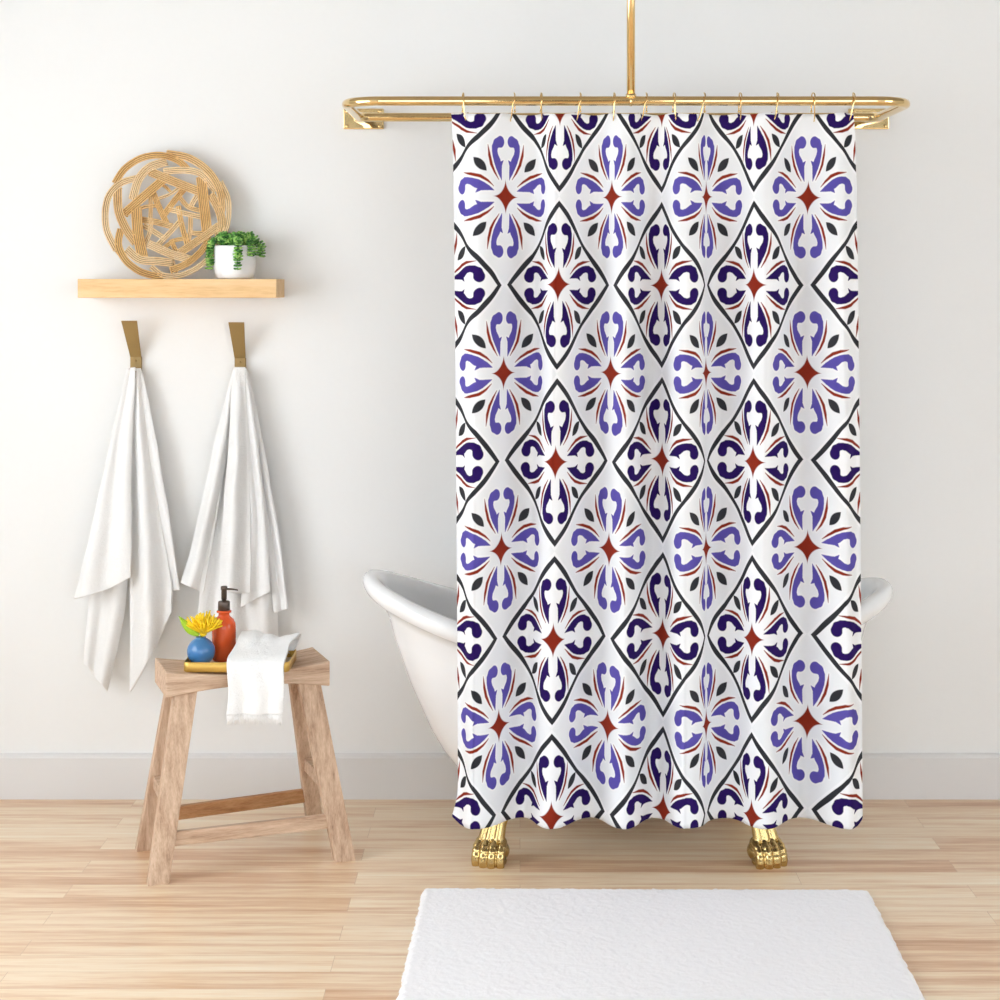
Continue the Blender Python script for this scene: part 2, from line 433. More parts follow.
# ------------------------------------------------------------------ shower rail
DC = 4.69; YC = DC - DW
ZR = 2.022
rail = thing('shower_rail', 'polished gold rectangular shower curtain rail fixed to the wall and ceiling above the tub', 'curtain rail', (.289, YC, ZR))
ox = Vector(rail.location)
x0, x1, yf, yb = -.461 - ox.x, 1.024 - ox.x, 0.0, .45
def corner(cx, cy, r, a0, a1, n=10): return [(cx + r * math.cos(lerp(a0, a1, k / n)), cy + r * math.sin(lerp(a0, a1, k / n)), 0) for k in range(n + 1)]
rf, rb = .10, .035
loop = corner(x0 + rf, yf + rf, rf, PI, 1.5 * PI) + corner(x1 - rf, yf + rf, rf, 1.5 * PI, 2 * PI) + corner(x1 - rb, yb - rb, rb, 0, .5 * PI) + corner(x0 + rb, yb - rb, rb, .5 * PI, PI)
b = bmesh.new(); tube(b, loop, .0125, 20, closed=True); obj('rail_loop', b, M['gold'], rail)
b = bmesh.new(); tube(b, [(0, 0, .010), (0, 0, ZC - ZR)], .0108, 20); obj('ceiling_support', b, M['gold'], rail)
b = bmesh.new(); lathe(b, [(0, 0), (.045, 0), (.045, .006), (.03, .012), (.013, .016), (0, .016)][::-1], 32, (0, 0, ZC - ZR - .0162)); obj('ceiling_rose', b, M['gold'], rail)
b = bmesh.new(); lathe(b, [(.0, .009), (.0135, .009), (.014, .012), (.0135, .018), (.0, .019)], 24)
tube(b, [(-.003, 0, 0), (.003, 0, 0)], .0140, 20); obj('collar', b, M['gold'], rail)
for X, in ((-.470 - ox.x,), (1.047 - ox.x,)):
    yw = DW - DC
    zc = .020
    b = bmesh.new(); box(b, (X, yw - .006, zc), (.122, .0115, .062))
    br = obj('wall_bracket', b, M['gold'], rail, smooth=False, bevel=.003)
    b = bmesh.new()
    xs = x0 if X < 0 else x1
    hexa(b, [(xs - .013, yb - .01, -.013), (xs + .013, yb - .01, -.013), (xs + .013, yb - .01, .013), (xs - .013, yb - .01, .013)],
            [(xs - .013, yw - .01, .0), (xs + .013, yw - .01, .0), (xs + .013, yw - .01, .036), (xs - .013, yw - .01, .036)])
    obj('bracket_arm', b, M['gold'], br, smooth=False, bevel=.003)
    for sx in (-1, 1):
        for sz in (-1, 1):
            b = bmesh.new(); ball(b, (X + sx * .049, yw - .013, zc + sz * .022), (.006, .004, .006)); obj('bolt', b, M['gold'], br)

# ------------------------------------------------------------------ curtain
US = [.62, .80, 1.20, 1.48, 1.84, 2.13, 2.42, 2.75, 3.20, 3.60, 3.94, 4.25, 4.38]
XB = [458, 474, 522, 548, 590, 622, 656, 684, 726, 761, 801, 845, 862]
XT = [451, 478, 534, 557, 597, 625, 653, 683, 727, 765, 802, 838, 853]
def j0(x): return sum(math.cos(x * math.sin(PI * (k + .5) / 64)) for k in range(64)) / 64
PPM = FOC / DC                       # pixels per metre at the curtain
PER = 176 / PPM                      # pattern repeat in metres
NS = 30
cols = []                            # (u, fraction inside segment, segment index, xprog, yprog)
for i in range(len(US) - 1):
    c = min((XB[i + 1] - XB[i]) / ((US[i + 1] - US[i]) * 176), .99)
    lo, hi = 0, 2.3
    for _ in range(40):
        mid = (lo + hi) / 2
        if j0(mid) > c: lo = mid
        else: hi = mid
    th = lo
    edge = i == 0 or i == len(US) - 2
    xs, ys = [0], [0]
    for k in range(NS):
        t = (k + .5) / NS
        g = th * math.sin(PI * t)
        xs.append(xs[-1] + math.cos(g)); ys.append(ys[-1] + math.sin(g))
    for k in range(NS if i < len(US) - 2 else NS + 1):
        w_ = .68 if i == 7 else .4           # one fold nearly laps over itself
        cols.append((lerp(US[i], US[i + 1], k / NS), i, lerp(k / NS, xs[k] / xs[-1], w_), ys[k] / ys[-1]))
ZT, ZB = 1.990, .140
NV = 150
def cpos(col, t):
    u, i, xp, yp = col
    k = t
    we = 1 if i in (0, len(US) - 2) else 0
    if i == 0: we = 1 - xp
    if i == len(US) - 2: we = xp
    px = lerp(lerp(XT[i], XT[i + 1], xp), lerp(XB[i], XB[i + 1], xp), lerp(sm(k) * .6 + k * .4, k ** .45, we))
    if i == 0: px -= 6 * we * sm((t - .95) / .05)
    amp = lerp(.020, .052, sm(t / .30)) * (1 + .06 * math.sin(3 * t + i))
    s0 = 1 if i % 2 == 0 else -1           # even segments run valley -> crest (towards the camera)
    ya = amp * s0; yb_ = -amp * s0
    if i == 0: ya = 0
    if i == len(US) - 2: yb_ = lerp(-yb_, yb_, .25) * .2
    y = lerp(ya, yb_, yp)
    x = (px - PX0) / PPM
    y += .006 * math.sin(u * 9 + t * 2.2) * t
    z = lerp(ZT, ZB, t)
    # the top edge sags a little between the hooks, the hem corners are rounded
    if t < .05: z -= .0035 * (1 - t / .05) * (1 - math.cos(4 * PI * (u - .66) / .66)) * .5
    e_ = max(0, 1 - (u - US[0]) / .07, 1 - (US[-1] - u) / .05) * sm((t - .975) / .025)
    return Vector((x, YC + y, z + .016 * e_ * e_))
me = bpy.data.meshes.new('shower_curtain')
verts, faces, uvs = [], [], []
nc = len(cols)
for j in range(NV + 1):
    for c_ in cols: verts.append(cpos(c_, j / NV))
for j in range(NV):
    for k in range(nc - 1):
        faces.append((j * nc + k, (j + 1) * nc + k, (j + 1) * nc + k + 1, j * nc + k + 1))
me.from_pydata(verts, [], faces)
uvl = me.uv_layers.new(name='UVMap')
z197 = CAM_H + (PY0 - 197) / PPM
for poly in me.polygons:
    poly.use_smooth = True
    for li in poly.loop_indices:
        vi = me.loops[li].vertex_index
        uvl.data[li].uv = (cols[vi % nc][0], (lerp(ZT, ZB, (vi // nc) / NV) - z197) / PER)
me.materials.append(M['curtain'])
cur = thing('shower_curtain', 'white fabric shower curtain printed with purple and navy tile flowers in diamonds', 'curtain', ((652 - PX0) / PPM, YC, ZT))
panel = bpy.data.objects.new('curtain_panel', me); COL.objects.link(panel); panel.parent = cur
panel.matrix_parent_inverse = Matrix.Translation(cur.location).inverted()
so = panel.modifiers.new('thick', 'SOLIDIFY'); so.thickness = .0012; so.offset = 0

def curtain_at(px):
    best = min(cols, key=lambda c: abs(PX0 + cpos(c, .01).x * PPM - px))
    return cpos(best, .0085)

# ------------------------------------------------------------------ hooks
ordn = ['leftmost', 'second from the left', 'third from the left', 'fourth from the left', 'first left of the ceiling pole', 'first right of the ceiling pole',
        'seventh from the left', 'eighth from the left', 'fifth from the right', 'third from the right', 'second from the right', 'rightmost']
ordn[8] = 'fourth from the right'
hooks = [(463, 466), (514, 510), (541, 542), (580, 577), (614, 613.5), (646, 641), (674, 675), (704, 698), (740, 741), (777, 774), (813, 814.5), (853, 849)]
for k, (pt, pb) in enumerate(hooks):
    ct = curtain_at(pb)
    xt = (pt - PX0) / PPM
    t = thing('curtain_hook', 'slim gold wire curtain hook, %s on the rail' % ordn[k], 'curtain hook', (xt, YC, ZR + .0145), 0, 'gold hooks holding up the shower curtain')
    dx = (ct.x - xt); dy = ct.y - YC; dz = ct.z - (ZR + .0145)
    P_ = [(-dx * .2, .021, -.040), (-dx * .25, .0215, -.028), (-dx * .4, .0195, -.012), (-dx * .2, .012, .0035), (0, 0, .0065), (dx * .02 + .002, -.013, .002), (dx * .05 + .002, -.0205, -.012), (dx * .3, -.020 + dy * .1, -.026), (dx * .7, -.013 + dy * .5, dz + .010), (dx, dy - .006, dz), (dx * 1.02, dy + .006, dz - .004), (dx * 1.3, dy + .014, dz + .006), (dx * 1.6 + .001, dy + .016, dz + .016)]
    b = bmesh.new(); tube(b, [crom(P_, q / 60) for q in range(61)], .0018, 8)
    obj('wire', b, M['gold'], t)
    b = bmesh.new(); ball(b, P_[0], .0034, u=10, v=8); obj('ball_tip', b, M['gold'], t)
    b = bmesh.new(); ball(b, P_[-1], .0034, u=10, v=8); obj('ball_tip', b, M['gold'], t)

# ------------------------------------------------------------------ floating shelf
DS = 5.236; shx0, shx1 = (77.5 - PX0) * DS / FOC, (276.5 - PX0) * DS / FOC
sz0, sz1 = 1.5055, 1.5605
b = bmesh.new(); box(b, (0, 0, 0), (shx1 - shx0, .1775, sz1 - sz0))
sh = obj('wall_shelf', b, M['shelf'], smooth=False, bevel=.002)
sh.location = ((shx0 + shx1) / 2, -.0893, (sz0 + sz1) / 2)
tag(sh, 'chunky pale pine floating shelf on the wall above the hanging towels', 'shelf')

# ------------------------------------------------------------------ woven basket
bk = thing('woven_basket', 'round shallow open-weave rattan basket leaning on the wall on the shelf', 'basket', W(168, 279, 5.372).to_tuple()[:2] + (sz1,))
BR = 64 * 5.34 / FOC
tilt = math.radians(3)
BM_ = Matrix.Translation((0, -.016, 0)) @ Matrix.Rotation(-tilt, 4, 'X')
BOFF = .0004
def bpt(zx, zy, lift):
    """zoom coordinates of the basket drawing -> local point; the disc stands on its rim"""
    x = (zx - 504) / 441 * BR; z = (472 - zy) / 441 * BR
    r = min(math.hypot(x, z) / BR, 1.05)
    y = -.030 * r ** 2.2 + .015 - lift
    return BM_ @ Vector((x, y, z + BR + BOFF))
SH_ = [0]
def strip(bm, pts, w, l0=-.007, l1=.013, l2=-.007, n=26):
    SH_[0] += 1
    ns = max(2, round(w / 12.5))
    wr = w / 441 * BR
    r = wr / ns / 2 * .80
    ext = 14 if l1 > 0 else 0
    (ax_, ay_), (bx_, by_) = pts[0], pts[1]; L = math.hypot(bx_ - ax_, by_ - ay_)
    (cx_, cy_), (dx_, dy_) = pts[-1], pts[-2]; L2 = math.hypot(cx_ - dx_, cy_ - dy_)
    pts = [(ax_ - (bx_ - ax_) / L * ext, ay_ - (by_ - ay_) / L * ext)] + list(pts) + [(cx_ + (cx_ - dx_) / L2 * ext, cy_ + (cy_ - dy_) / L2 * ext)]
    P2 = [crom(pts, q / n) for q in range(n + 1)]
    rib = []  # flat dark ribbon behind the canes, painted as their shade
    for q, (x, y) in enumerate(P2):
        xa, ya = P2[max(q - 1, 0)]; xb_, yb2 = P2[min(q + 1, n)]
        tx, ty = xb_ - xa, yb2 - ya; L = math.hypot(tx, ty) or 1; t = q / n
        lift = l1 * math.sin(PI * t) ** .7 + lerp(l0, l2, t) - r * .25
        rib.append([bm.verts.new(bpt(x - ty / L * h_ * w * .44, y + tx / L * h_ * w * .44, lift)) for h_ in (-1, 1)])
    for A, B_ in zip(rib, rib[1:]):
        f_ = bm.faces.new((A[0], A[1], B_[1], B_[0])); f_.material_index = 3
    for s in range(ns):
        o_ = ((s + .5) / ns - .5) * w
        path = []
        for q, (x, y) in enumerate(P2):
            xa, ya = P2[max(q - 1, 0)]; xb_, yb2 = P2[min(q + 1, n)]
            tx, ty = xb_ - xa, yb2 - ya; L = math.hypot(tx, ty) or 1
            t = q / n
            lift = l1 * math.sin(PI * t) ** .7 + lerp(l0, l2, t) + .0007 * math.sin(s * 2.1 + t * 4)
            path.append(bpt(x - ty / L * o_, y + tx / L * o_, lift))
        n0 = len(bm.faces); tube(bm, path, r, 6)
        bm.faces.ensure_lookup_table()
        for f_ in bm.faces[n0:]: f_.material_index = SH_[0] % 3
b = bmesh.new()
strip(b, [(150, 700), (93, 580), (82, 450), (108, 335), (185, 250), (290, 213)], 48)
strip(b, [(150, 240), (215, 150), (330, 78), (460, 58), (570, 90), (640, 150)], 48)
strip(b, [(515, 48), (650, 75), (775, 155), (855, 265), (885, 400), (870, 470)], 55)
strip(b, [(880, 255), (925, 350), (935, 450), (920, 560), (870, 670), (800, 770), (700, 850), (590, 893), (480, 888), (405, 835)], 42, n=50)
strip(b, [(180, 580), (172, 680), (225, 785), (320, 860), (420, 893), (470, 900)], 52)
strip(b, [(60 + 40, 620), (150, 720), (230, 800), (330, 880), (450, 905)], 18, -.010, 0, -.010)
rm_ = obj('rim', b, M['cane'], bk); rm_.data.materials.append(M['cane_pale']); rm_.data.materials.append(M['cane_gold']); rm_.data.materials.append(M['cane_shade'])
b = bmesh.new()
for pts, w in [([(480, 105), (380, 140), (305, 220), (262, 345)], 60), ([(215, 450), (330, 345), (455, 235)], 62), ([(395, 175), (540, 235), (705, 300)], 64),
               ([(490, 165), (630, 160), (740, 190), (825, 290)], 50), ([(738, 225), (755, 390), (775, 560)], 78), ([(850, 555), (730, 640), (600, 725)], 62),
               ([(650, 775), (520, 735), (385, 675)], 62), ([(332, 745), (300, 600), (285, 430)], 76), ([(160, 300), (168, 440), (215, 560), (275, 650)], 62),
               ([(235, 715), (320, 780), (430, 790), (530, 800)], 62), ([(545, 850), (650, 805), (740, 725), (795, 640)], 52), ([(810, 340), (865, 440), (885, 530), (865, 610)], 64)]:
    strip(b, pts, w)
for pts, w in [([(430, 350), (510, 320), (575, 275)], 26), ([(475, 455), (530, 380), (595, 300)], 46), ([(585, 350), (640, 410), (725, 435)], 36), ([(515, 428), (620, 455), (730, 480)], 40),
               ([(570, 420), (595, 540), (635, 670)], 42), ([(655, 480), (655, 560), (645, 640)], 36), ([(425, 680), (500, 600), (575, 515)], 42), ([(480, 690), (540, 645), (610, 630)], 32),
               ([(330, 500), (420, 515), (510, 540)], 46), ([(340, 545), (400, 580), (470, 625)], 42), ([(395, 310), (430, 400), (480, 505)], 44), ([(375, 340), (378, 410), (375, 490)], 32),
               ([(660, 400), (690, 350), (720, 310)], 42), ([(525, 650), (550, 700), (580, 750)], 36), ([(670, 590), (720, 595), (790, 585)], 36), ([(330, 690), (370, 600), (380, 520)], 34),
               ([(440, 250), (480, 270), (510, 300)], 24), ([(300, 420), (350, 405), (420, 400)], 30), ([(540, 790), (560, 840), (570, 870)], 30)]:
    strip(b, pts, w, -.011, .004, -.011, 14)
rm_ = obj('weave', b, M['cane'], bk); rm_.data.materials.append(M['cane_pale']); rm_.data.materials.append(M['cane_gold']); rm_.data.materials.append(M['cane_shade'])

# ------------------------------------------------------------------ potted plant
pp = W(235, 277, 5.305); pp.z = sz1 + .0003
pl = thing('potted_plant', 'small trailing green string-of-pearls plant in a white pot at the right of the shelf', 'plant', pp)
PR, PH = .0605, .098
b = bmesh.new()
lathe(b, [(0, 0), (PR * .78, 0), (PR * .90, .006), (PR * .97, .018), (PR, .035), (PR, PH - .003), (PR - .002, PH), (PR - .005, PH - .001), (PR - .006, PH - .012), (0, PH - .012)], 48)
obj('pot', b, M['pot'], pl)
b = bmesh.new(); lathe(b, [(0, PH - .004), (PR * .5, PH - .005), (PR - .0062, PH - .010)], 32); obj('soil', b, M['soil'], pl)
def leaflet(bm, p, d, L, w):
    d = d.normalized(); q = d.to_track_quat('Z', 'Y').to_matrix()
    ball(bm, p + d * L * .5, (w, w * .8, L * .55), q, u=8, v=6)
def strand(path, dens=.0075, sz=1.0):
    b = bmesh.new()
    tot = 40
    pts = [Vector(crom(path, k / tot)) for k in range(tot + 1)]
    tube(b, pts[::2], .0009, 5)
    acc = 0
    for k in range(1, tot + 1):
        acc += (pts[k] - pts[k - 1]).length
        if acc > dens:
            acc = 0
            ang = random.uniform(0, PI)
            tdir = (pts[k] - pts[k - 1]).normalized()
            for s in (0, PI, PI / 2 + random.uniform(-.5, .5), -PI / 2 + random.uniform(-.5, .5)):
                side = Vector((math.cos(ang + s), math.sin(ang + s), .15)) - tdir * .25
                side = side - tdir * side.dot(tdir) * .6
                leaflet(b, pts[k], side, random.uniform(.0105, .0145) * sz, random.uniform(.0036, .0048) * sz)
    obj('trailing_strand', b, M['leaf'], pl)
def drop(ang, out, low, h=.012, start=.4):
    c, s = math.cos(ang), math.sin(ang); r0 = PR * start
    strand([(c * r0, s * r0, PH - .006), (c * PR * .8, s * PR * .8, PH + h + .006), (c * (PR + out * .7), s * (PR + out * .7), PH + h * .4), (c * (PR + out), s * (PR + out), PH - low * .5), (c * (PR + out) * .98, s * (PR + out) * .98, PH - low)])
drop(-PI * .42, .010, .072, .010, .6); drop(-PI * .40, .008, .045)
drop(PI * 1.02, .016, .070, .012); drop(PI * 1.1, .012, .055, .01); drop(PI * .93, .018, .062, .016)
drop(-PI * .22, .010, .030, .012); drop(-.25, .012, .028, .014); drop(.05, .020, .034, .016); drop(.3, .018, .020)
for k in range(24):
    a = random.uniform(0, 2 * PI); r = PR * random.uniform(.1, .75); a2 = a + random.uniform(-1.2, 1.2); r2 = PR * random.uniform(.6, 1.08)
    strand([(r * math.cos(a), r * math.sin(a), PH - .006), (lerp(r, r2, .5) * math.cos(a), lerp(r, r2, .5) * math.sin(a), PH + random.uniform(.020, .037)), (r2 * math.cos(a2), r2 * math.sin(a2), PH + random.uniform(.004, .016))], .0065)

# ------------------------------------------------------------------ towel hooks and towels
def wall_hook(pxb, pxt, pyt, pyb, label):
    xb_ = W(pxb, 0, 5.39).x; zb_ = W(0, 357 + (pyt - 321), 5.39).z
    t = thing('towel_hook', label, 'hook', (xb_, -.0145, zb_), 0, 'antique brass towel hooks under the shelf')
    zt = W(0, pyt, 5.325).z - zb_; xt = W(pxt, 0, 5.325).x - xb_
    w0, w1 = .0165, .0235
    b = bmesh.new()
    th = .0035
    # broad strap leaning out from the bend
    hexa(b, [(-w0, 0, 0), (w0, 0, 0), (w0, th, 0), (-w0, th, 0)], [(xt - w1, -.070, zt), (xt + w1, -.070, zt), (xt + w1, -.070 + th, zt + .001), (xt - w1, -.070 + th, zt + .001)])
    obj('strap', b, M['antique'], t, smooth=False, bevel=.0008)
    b = bmesh.new(); box(b, (0, .0068, -.026), (2 * w0, .0135, .052)); box(b, (0, -.018, -.0595), (2 * w0 * .8, .044, .006)); box(b, (0, -.0385, -.05), (2 * w0 * .8, .004, .02))
    obj('back_plate', b, M['antique'], t, smooth=False, bevel=.0008)
    b = bmesh.new(); ball(b, (0, -.0008, -.012), (.0042, .0025, .0042)); obj('screw', b, M['antique'], t)
wall_hook(135, 128.7, 321, 368, 'antique brass strap hook holding the left hanging towel')
wall_hook(239.5, 236, 322.5, 369, 'antique brass strap hook holding the right hanging towel')

def layer(bm, L, R, D0, D1, pleats, amp, ph=0, hem=0, nu=44, nv=70, bulge=.02):
    def f(s, t):
        lx, ly = crom(L, t); rx, ry = crom(R, t)
        sw = s
        px = lerp(lx, rx, sw); py = lerp(ly, ry, s) + hem * math.sin(PI * s) * t ** 6
        a = amp * sm(t * 1.3 + .12)
        d = lerp(D0, D1, sm(t)) - a * (.5 + .5 * math.sin(2 * PI * pleats * s + ph + .5 * math.sin(3 * t + ph))) - bulge * sm(t * 2) * math.sin(PI * s)
        d -= .004 * noise.noise(Vector((s * 3 + ph, t * 5, D0 * 7)))
        px += 1.2 * noise.noise(Vector((s * 2, t * 6 + ph, D1 * 9)))
        return W(px, py, d)
    grid(bm, f, nu, nv)
def towel(name, label, base, layers):
    bm = bmesh.new()
    for l in layers: layer(bm, *l[0], **l[1])
    o = obj(name, bm, M['towel'])
    o.data.transform(Matrix.Translation(-base)); o.location = base
    s = o.modifiers.new('thick', 'SOLIDIFY'); s.thickness = .007; s.offset = 0
    ss = o.modifiers.new('soft', 'SUBSURF'); ss.levels = 1; ss.render_levels = 1
    tag(o, label, 'towel', 'white bath towels hanging under the shelf')
towel('bath_towel', 'white terry bath towel hanging from the left hook, ending in two long tails', W(135, 369, 5.36), [
    (([(129, 368), (112, 440), (97, 530), (89, 600), (84, 663)], [(135, 368), (134, 440), (132, 530), (124, 610), (107, 692)], 5.378, 5.365, 1.5, .022), dict(ph=1, bulge=.01)),
    (([(134, 368), (132, 440), (131, 530), (130, 600), (130, 693)], [(139, 368), (149, 440), (161, 520), (171, 580), (172, 612)], 5.365, 5.345, 1.3, .032), dict(ph=4.2, hem=4)),
    (([(136, 368), (142, 440), (150, 520), (158, 592)], [(141, 368), (156, 440), (169, 520), (180, 590)], 5.372, 5.360, 1.0, .016), dict(ph=2, bulge=.01)),
    (([(127, 368), (112, 435), (97, 505), (84, 560), (75, 599)], [(136, 367), (132, 430), (131, 490), (131, 540), (131, 577)], 5.357, 5.325, 1.2, .030), dict(ph=.6, hem=3, bulge=.02)),
])
towel('bath_towel', 'white terry bath towel hanging from the right hook, behind the stool', W(240, 369, 5.36), [
    (([(234, 368), (221, 440), (207, 530), (199, 600), (197, 662)], [(246, 368), (256, 440), (268, 530), (276, 600), (279, 655)], 5.378, 5.360, 2.5, .026), dict(ph=1.4, bulge=.01)),
    (([(243, 368), (252, 440), (264, 530), (275, 613)], [(248, 369), (264, 450), (279, 540), (288, 609)], 5.368, 5.350, 1.0, .018), dict(ph=2, bulge=.008)),
    (([(233, 368), (215, 440), (196, 530), (181, 583)], [(239, 368), (229, 440), (215, 530), (204, 593)], 5.366, 5.345, 1.2, .022), dict(ph=4.5, bulge=.012)),
    (([(239, 368), (246, 440), (250, 530), (241, 607)], [(246, 368), (257, 440), (266, 530), (270, 592)], 5.358, 5.335, 1.2, .022), dict(ph=1, bulge=.01)),
    (([(234, 367), (230, 430), (224, 510), (219, 589)], [(245, 367), (248, 440), (251, 520), (251, 593)], 5.350, 5.318, 1.1, .028), dict(ph=5.2, hem=2, bulge=.02)),
])

# ------------------------------------------------------------------ wooden stool
SA = math.radians(19.5)
SC = Vector((-.755, 4.888 - DW, 0))
st = thing('wooden_stool', 'weathered pale wooden stool with a dipped seat standing by the wall', 'stool', SC, SA)
SL, SD, SH = .440, .205, .527
b = bmesh.new()
def seat_p(s, v, top):
    x = (s - .5) * SL; k = 1 - (x / (SL / 2)) ** 2
    y = (v - .5) * SD
    z = SH - .019 * k ** .9 if top else SH - .069 + .019 * k
    return Vector((x, y, z))
g1 = grid(b, lambda s, v: seat_p(s, v, True), 30, 6); g2 = grid(b, lambda s, v: seat_p(s, v, False), 30, 6)
for i in range(30):
    for j in (0, 6): b.faces.new((g1[j][i], g1[j][i + 1], g2[j][i + 1], g2[j][i]))
for j in range(6):
    for i in (0, 30): b.faces.new((g1[j][i], g1[j + 1][i], g2[j + 1][i], g2[j][i]))
obj('seat', b, M['stool'], st, smooth=False, bevel=.004)
LEGB = {}
for key, (X_, D_) in {(-1, -1): (-.934, 4.640), (1, -1): (-.471, 4.828), (-1, 1): (-1.028, 4.920), (1, 1): (-.588, 5.150)}.items():
    v_ = Matrix.Rotation(-SA, 3, 'Z') @ (Vector((X_, D_ - DW, 0)) - SC); LEGB[key] = (v_.x, v_.y)
for sx in (-1, 1):
    for sy in (-1, 1):
        bx, by = LEGB[sx, sy]; tx, ty = sx * .166, sy * .076
        wx, wy = (.029 if sy < 0 else .023), .0165
        b = bmesh.new()
        zt = .470
        q = lambda cx, cy, z, k=1: [(cx - wx * k, cy - wy, z), (cx + wx * k, cy - wy, z), (cx + wx * k, cy + wy, z), (cx - wx * k, cy + wy, z)]
        hexa(b, q(bx, by, 0, .95), q(tx, ty, zt, 1.05))
        obj('leg', b, M['stool_leg'], st, smooth=False, bevel=.002)
def legc(sx, sy, z): k = z / .470; return Vector((lerp(LEGB[sx, sy][0], sx * .166, k), lerp(LEGB[sx, sy][1], sy * .076, k), z))
def railbar(A, B_, w, h, m):
    d = (B_ - A); L = d.length; a = math.atan2(d.y, d.x)
    bm = bmesh.new(); box(bm, (A + B_) / 2, (L, w, h), Matrix.Rotation(a, 3, 'Z')); obj('stretcher', bm, m, st, smooth=False, bevel=.002)
railbar(legc(-1, -1, .105) + Vector((.026, 0, 0)), legc(1, -1, .105) - Vector((.026, 0, 0)), .018, .037, M['stool'])
railbar(legc(-1, 1, .092) + Vector((.020, 0, 0)), legc(1, 1, .092) - Vector((.020, 0, 0)), .018, .037, M['stool_rail'])
for sx in (-1, 1): railbar(legc(sx, -1, .190) + Vector((0, .015, 0)), legc(sx, 1, .190) - Vector((0, .015, 0)), .024, .036, M['stool'])

# ------------------------------------------------------------------ tray on the stool
TZ = .5165
trx0, trx1, tD0, tD1 = -.893, -.612, 4.765, 4.945
tr = thing('serving_tray', 'rectangular gold-rimmed cream tray on the stool seat', 'tray', ((trx0 + trx1) / 2, (tD0 + tD1) / 2 - DW, TZ), math.radians(0))
def rrect(w, d, r, n=6):
    P_ = []
    for cx, cy, a in ((w / 2 - r, d / 2 - r, 0), (-w / 2 + r, d / 2 - r, PI / 2), (-w / 2 + r, -d / 2 + r, PI), (w / 2 - r, -d / 2 + r, 1.5 * PI)):
        for k in range(n + 1): P_.append((cx + r * math.cos(a + PI / 2 * k / n), cy + r * math.sin(a + PI / 2 * k / n)))
    return P_
tw, td = trx1 - trx0, tD1 - tD0
b = bmesh.new()
rings = []
for o_, z in ((-.003, 0), (0, .003), (0, .026), (-.0015, .027), (-.0025, .026), (-.0025, .004)):
    rings.append([b.verts.new((x, y, z)) for x, y in rrect(tw + 2 * o_, td + 2 * o_, .016 + o_)])
for A, B_ in zip(rings, rings[1:]):
    for k in range(len(A)): b.faces.new((A[k], A[(k + 1) % len(A)], B_[(k + 1) % len(A)], B_[k]))
b.faces.new(rings[0][::-1])
obj('tray_rim', b, M['tray_gold'], tr)
b = bmesh.new()
pr = rrect(tw - .006, td - .006, .0135)
hexa(b, [(x, y, .0015) for x, y in pr], [(x, y, .0045) for x, y in pr]); obj('tray_base', b, M['tray_in'], tr, smooth=False)
TF = TZ + .0048

# ------------------------------------------------------------------ vase, flower, dispenser
vr = .0375
vp = W(201, 0, 4.845); vp.z = TF
prof = [(0, 0), (vr * .38, 0)] + [(vr * math.cos(a), vr * .95 + vr * math.sin(a)) for a in [math.radians(x) for x in range(-66, 66, 6)]] + [(vr * .36, vr * 1.9), (vr * .36, vr * 1.98), (vr * .28, vr * 1.98), (vr * .27, vr * 1.8), (0, vr * 1.7)]
b = bmesh.new(); lathe(b, prof, 48); va = obj('bud_vase', b, M['blue']); va.location = vp
tag(va, 'small round blue glazed bud vase holding the yellow flower on the tray', 'vase')
fl = thing('flower', 'yellow spider chrysanthemum with a lime leaf in the blue vase', 'flower', (vp.x, vp.y, vp.z + vr * 1.75))
b = bmesh.new(); tube(b, [(0, 0, -.02), (0, 0, .006), (.001, -.003, .020)], .0025, 8); obj('stem', b, M['stem'], fl)
b = bmesh.new()
cen = Vector((.007, -.004, .016))
ax = Vector((.22, -.25, 1)).normalized()
for k in range(130):
    # petals fan out of a cup opening up and to the right
    z = random.uniform(-.02, 1); ph = random.uniform(0, 2 * PI)
    d = Vector((math.sqrt(1 - z * z) * math.cos(ph), math.sqrt(1 - z * z) * math.sin(ph), z))
    d = (d * .85 + ax * .42).normalized()
    L = random.uniform(.046, .062) * (1.0 if d.z < .55 else .92)
    side = Vector((random.uniform(-1, 1), random.uniform(-1, 1), random.uniform(-.4, 1))) * .008
    side += Vector((0, 0, .010 if d.z < .5 else 0))
    tube(b, [cen + d * L * .06, cen + d * L * .4 + side * .2, cen + d * L * .75 + side * .7, cen + d * L + side * 1.5], [.0014, .0026, .0028, .0016], 6)
ball(b, cen + Vector((0, 0, .004)), .010)
obj('petals', b, M['petal'], fl)
b = bmesh.new()
def leafg(s, t):
    A = Vector((-.006, 0, .012)); B_ = Vector((-.058, -.008, .066))
    w = .013 * math.sin(PI * min(t * .93 + .07, 1)) ** .8 * (1 - t * .2)
    p = A.lerp(B_, t); p.z += .010 * math.sin(PI * t) * -.6
    nrm = Vector((.6, .1, .6))
    return p + nrm.normalized() * (s - .5) * 2 * w + Vector((0, -.005, 0)) * (1 - abs(s - .5) * 2)
grid(b, leafg, 6, 14); lf = obj('leaf', b, M['flower_leaf'], fl); so = lf.modifiers.new('t', 'SOLIDIFY'); so.thickness = .001
bp = W(224, 0, 4.905); bp.z = TF
db = thing('soap_dispenser', 'red-orange glass soap dispenser with a dark bronze pump on the tray', 'soap dispenser', bp)
b = bmesh.new()
r_ = .0325
